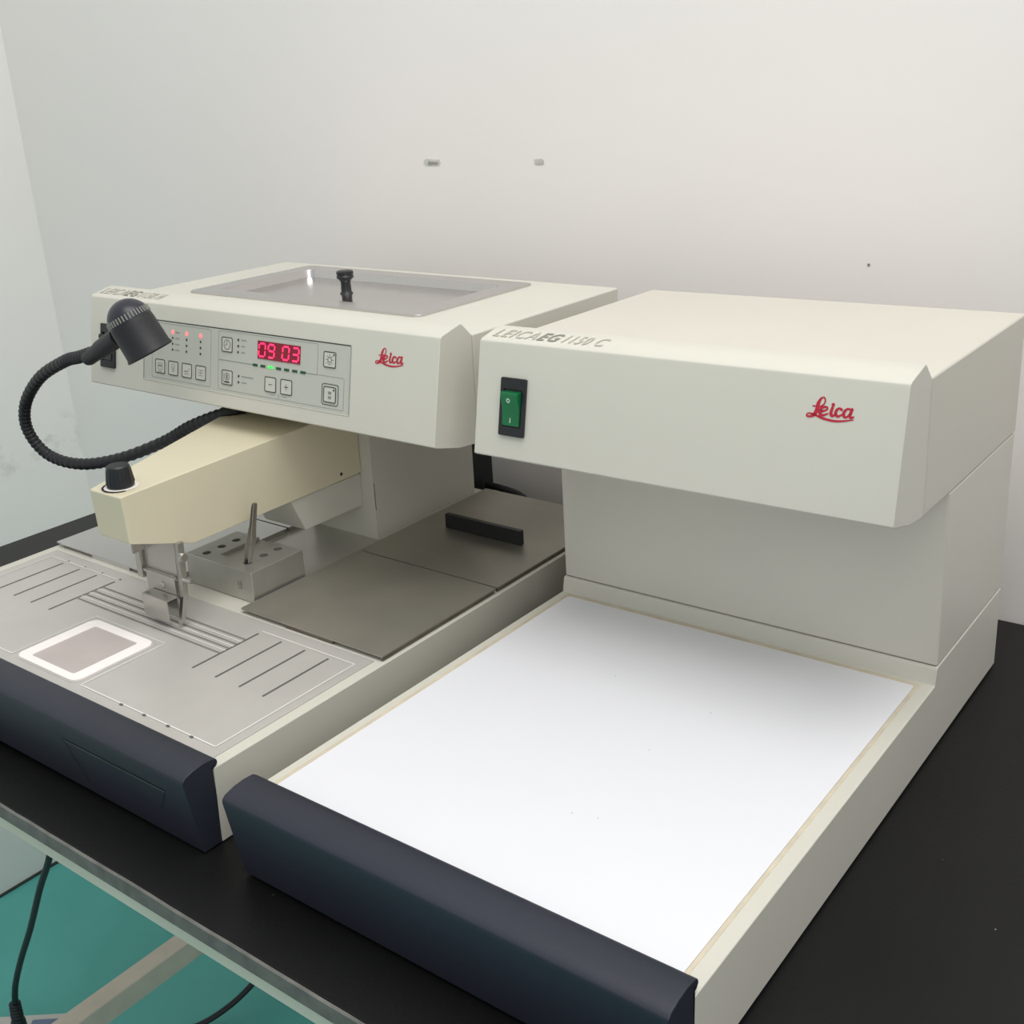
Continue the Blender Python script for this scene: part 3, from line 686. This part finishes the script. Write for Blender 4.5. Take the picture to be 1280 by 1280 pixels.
bm = B(); q = top+A*(r_+.006); dirn = (q-nj).normalized()
tube(bm, [nj-dirn*.030, nj-dirn*.027, nj-dirn*.003, nj+dirn*.003, nj+dirn*.045], [.0080, .0088, .0092, .0105, .0112], 20)
obj('lamp_collar', bm, 'black_soft', goose)
for x in (-.53, -.04):
    for y in (.04, .59):
        zz = -.0149*(-x)+.0023
        bm = B(); lathe(bm, [(0, 0), (.012, 0), (.012, .004-zz+.001), (0, .004-zz+.001)], (x, y, zz), (0, 0, 1), 20); obj('foot', bm, 'black_soft', h)

# ================================================================== LIDS (loose)
ZD = .0752
def tray_cover(x0, x1, y0, y1, label, m, handle=None, back=False):
    bm = B(); slab(bm, rrect(x0, x1, y0, y1, .0015, 2), ZD+.0045, ZD+.0060, 0)
    box(bm, x1-.0026, x1-.0008, y0+.001, y1-.003, ZD+.0002, ZD+.0047, 1)
    if not back:
        w = (x1-x0)/3; box(bm, x0+w, x1-w, y0+.0006, y0+.0018, ZD+.0002, ZD+.0047, 1)
    box(bm, x0+.004, x1-.003, y0+.006, y1-.003, ZD+.0001, ZD+.0047, 2)
    o = obj('tank_cover', bm, [m, 'steel_edge' if m == 'steel_dark' else m, 'groove'], h, smooth=False, label=label)
    if handle:
        bm = B(); box(bm, handle[0], handle[1], handle[2], handle[2]+.007, ZD+.0060, ZD+.0245)
        obj('handle', bm, 'black', o, bevel=.0008, seg=2, label='long black bar handle')
tray_cover(-.2100, -.0035, .2045, .3865, 'plain stained steel tank cover', 'steel_dark')
tray_cover(-.2100, -.0035, .3885, .6330, 'stained steel tank cover with black bar handle', 'steel_dark', (-.1655, -.0500, .4950), True)
tray_cover(-.5640, -.3400, .2095, .3920, 'pale steel tank cover in front of the column', 'steel_pale')
tray_cover(-.5640, -.3400, .3945, .6060, 'pale steel tank cover under the upper housing', 'steel_pale', None, True)
# paraffin tank lid
bm = B(); o1 = rrect(-.4920, -.1050, .4065, .6185, .010, 5); i1 = rrect(-.4640, -.1330, .4350, .5915, .012, 5); i2 = rrect(-.4600, -.1370, .4390, .5875, .010, 5)
n = len(o1); L = []
for P_, z in ((o1, zH+.0002), (o1, zH+.0022), (i1, zH+.0022), (i2, zH-.0075)): L.append([bm.verts.new((a, b_, z)) for a, b_ in P_])
for k in range(3):
    for i in range(n): bm.faces.new((L[k][i], L[k][(i+1) % n], L[k+1][(i+1) % n], L[k+1][i]))
bm.faces.new(L[3])
lo = obj('tank_lid', bm, 'steel_lid', h, bevel=.0006, seg=2, label='shiny steel paraffin tank lid')
bm = B(); lathe(bm, [(.0001, 0), (.0085, 0), (.0072, .002), (.0065, .003), (.0062, .014), (.0072, .017), (.0104, .0195), (.0108, .0215), (.0098, .0230), (.0106, .0245), (.0104, .0275), (.0088, .0285), (.0001, .0285)], (-.3183, .5140, zH-.0075), (0, 0, 1), 32)
obj('knob', bm, 'black', lo, label='black turned knob on the lid')
# tweezers
tw = thing('tweezers', 'steel tweezers standing upright in the aluminium forceps block', 'tweezers', F_H, (-.2400, .2455, .0915))
bx, by = -.2400, .2455
for s in (-1, 1):
    bm = B(); P_ = [V((bx+s*.0010-.001, by, .0915)), V((bx+s*.0022, by, .110)), V((bx+s*.0038+.0050, by, .126)), V((bx+s*.0034+.0105, by+.0005, .142)), V((bx+s*.0015+.0160, by+.001, .160)), V((bx+s*.0009+.0225, by+.001, .183)), V((bx+s*.0006+.0235, by+.001, .1865))]
    Wd = [.0016, .0026, .0034, .0034, .0030, .0028, .0020]
    prev = None
    for p, w in zip(P_, Wd):
        cur = [bm.verts.new(p+V((s*.0002, -w, 0))), bm.verts.new(p+V((s*.0011, -w, 0))), bm.verts.new(p+V((s*.0011, w, 0))), bm.verts.new(p+V((s*.0002, w, 0)))]
        if prev:
            for k in range(4): bm.faces.new((prev[k], cur[k], cur[(k+1) % 4], prev[(k+1) % 4]))
        else: bm.faces.new(cur)
        prev = cur
    bm.faces.new(prev[::-1])
    obj('tweezer_arm', bm, 'steel', tw, bevel=.0002, seg=1)

# ================================================================== things behind and under
pa = thing('power_adapter', 'black plug adapter standing behind the embedding machine', 'adapter', F_C, (-.3350, .69, 0))
bm = B(); box(bm, -.372, -.318, .662, .712, .0, .135); obj('adapter_body', bm, 'black', pa, bevel=.002, seg=2)
bm = B(); box(bm, -.360, -.330, .6595, .662, .03, .11); obj('adapter_face', bm, 'navy', pa, bevel=.0008, seg=1)
bm = B(); tube(bm, catmull([(-.3130, .690, .060), (-.285, .685, .062), (-.245, .682, .057), (-.215, .68, .035), (-.19, .68, .012), (-.16, .69, .004), (-.10, .70, .009)], 8), .0048, 10)
obj('rear_cable', bm, 'black_soft', None, cat='cable', label='black cable arching up behind the steel tank cover', origin=(-.2, .69, 0))
# floor: power strip, plug, cords
ps = thing('power_strip', 'white power strip lying on the teal floor under the table', 'power strip', F_C @ Matrix.Translation((-1.038, .178, -.9428)) @ Matrix.Rotation(math.radians(38), 4, 'Z'), (0, 0, 0))
bm = B(); slab(bm, rrect(-.20, .085, -.028, .028, .008, 4), 0, .038); obj('strip_body', bm, 'strip_white', ps, bevel=.003, seg=3)
for x in (-.14, -.08, .040):
    bm = B(); slab(bm, rrect(x-.017, x+.030, -.016, .014, .003, 3), .038, .0395); obj('socket', bm, 'socket', ps, bevel=.0005, seg=1)
cd = thing('hanging_cable', 'black cable with ribbed plug hanging below the table front edge', 'cable', F_C, (-.95, .15, -.80))
bm = B(); tube(bm, catmull([(-.60, .15, -.14), (-.660, .15, -.29), (-.7106, .15, -.3915), (-.7628, .15, -.4693), (-.8255, .15, -.5709), (-.8865, .15, -.662), (-.930, .15, -.735), (-.950, .150, -.785)], 10), .0050, 12)
obj('cable', bm, 'black_soft', cd)
bm = B(); a = V((-.950, .15, -.782)); d = V((-.10, .0, -.99)).normalized()
rr = []; pp = []
for i in range(25): pp.append(a+d*.0013*i); rr.append(.0066+.0030*(math.sin(i*math.pi/2.5)*.5+.5)+i*.00004)
tube(bm, pp, rr, 14); obj('strain_relief', bm, 'black_soft', cd, angle=80)
bm = B(); e = a+d*.031; lathe(bm, [(.0001, 0), (.0085, 0), (.0115, .008), (.0125, .022), (.0125, .040), (.0001, .040)], e, d, 20); obj('plug', bm, 'black', cd)
bm = B(); tube(bm, catmull([(-.700, .62, -.70), (-.735, .545, -.82), (-.758, .470, -.895), (-.790, .395, -.930), (-.835, .325, -.9388), (-.870, .24, -.9388), (-.86, .12, -.9388)], 10), .0052, 12)
obj('floor_cord', bm, 'black_soft', None, cat='cord', label='black cord curving across the teal floor right of the beige stretcher', origin=(-.85, .33, -.94))

# ================================================================== camera
cam = bpy.data.cameras.new('camera'); co = bpy.data.objects.new('camera', cam); COL.objects.link(co)
R_ = Matrix((Rv, Uv, -Fv)).transposed()
co.matrix_world = Matrix.Translation((.6636, -.4837, .5900)) @ R_.to_4x4()
cam.sensor_fit = 'HORIZONTAL'; cam.sensor_width = 36; cam.lens = 1419.15/1280*36
cam.shift_x = (640-637.7574)/1280; cam.shift_y = -(640-609.8813)/1280
cam.clip_start = .02; cam.clip_end = 50
S.camera = co

# ================================================================== light
def area(name, loc, target, size, power, col=(1, 1, 1), sy=None):
    l = bpy.data.lights.new(name, 'AREA'); l.energy = power; l.color = col; l.size = size
    if sy: l.shape = 'RECTANGLE'; l.size_y = sy
    o = bpy.data.objects.new(name, l); COL.objects.link(o); o.location = loc
    o.rotation_euler = (V(target)-V(loc)).to_track_quat('-Z', 'Y').to_euler(); return o
area('ceiling_panel_light', (.35, .02, 2.1), (.1, .22, 0), 1.6, 21, (1, .985, .96), 1.0)
area('side_fill_light', (2.4, -1.3, 1.7), (.3, .3, .1), 1.4, 9, (1, .97, .95), 1.0)  # added soft fill that brightens the machines' right sides and fronts
area('ceiling_tube_light', (1.5, -.5, 2.2), (.9, .9, .9), 1.2, 9, (1, .95, .92), .5)
w = bpy.data.worlds.new('room_ambience'); S.world = w; w.use_nodes = True
nt = w.node_tree; bg = nt.nodes['Background']; bg.inputs['Strength'].default_value = .76
tc = nt.nodes.new('ShaderNodeTexCoord'); sp = nt.nodes.new('ShaderNodeSeparateXYZ'); nt.links.new(tc.outputs['Generated'], sp.inputs[0])
rp = nt.nodes.new('ShaderNodeValToRGB'); mr = nt.nodes.new('ShaderNodeMapRange'); mr.inputs[1].default_value = -1; mr.inputs[2].default_value = 1
nt.links.new(sp.outputs['Z'], mr.inputs[0]); nt.links.new(mr.outputs[0], rp.inputs['Fac']); nt.links.new(rp.outputs['Color'], bg.inputs['Color'])
rp.color_ramp.elements[0].position = .2; rp.color_ramp.elements[0].color = (.50, .55, .56, 1)
rp.color_ramp.elements[1].position = .95; rp.color_ramp.elements[1].color = (.97, .98, 1, 1)
e = rp.color_ramp.elements.new(.52); e.color = (.60, .62, .65, 1)
S.view_settings.view_transform = 'Standard'; S.view_settings.look = 'None'; S.view_settings.exposure = 0; S.view_settings.gamma = 1
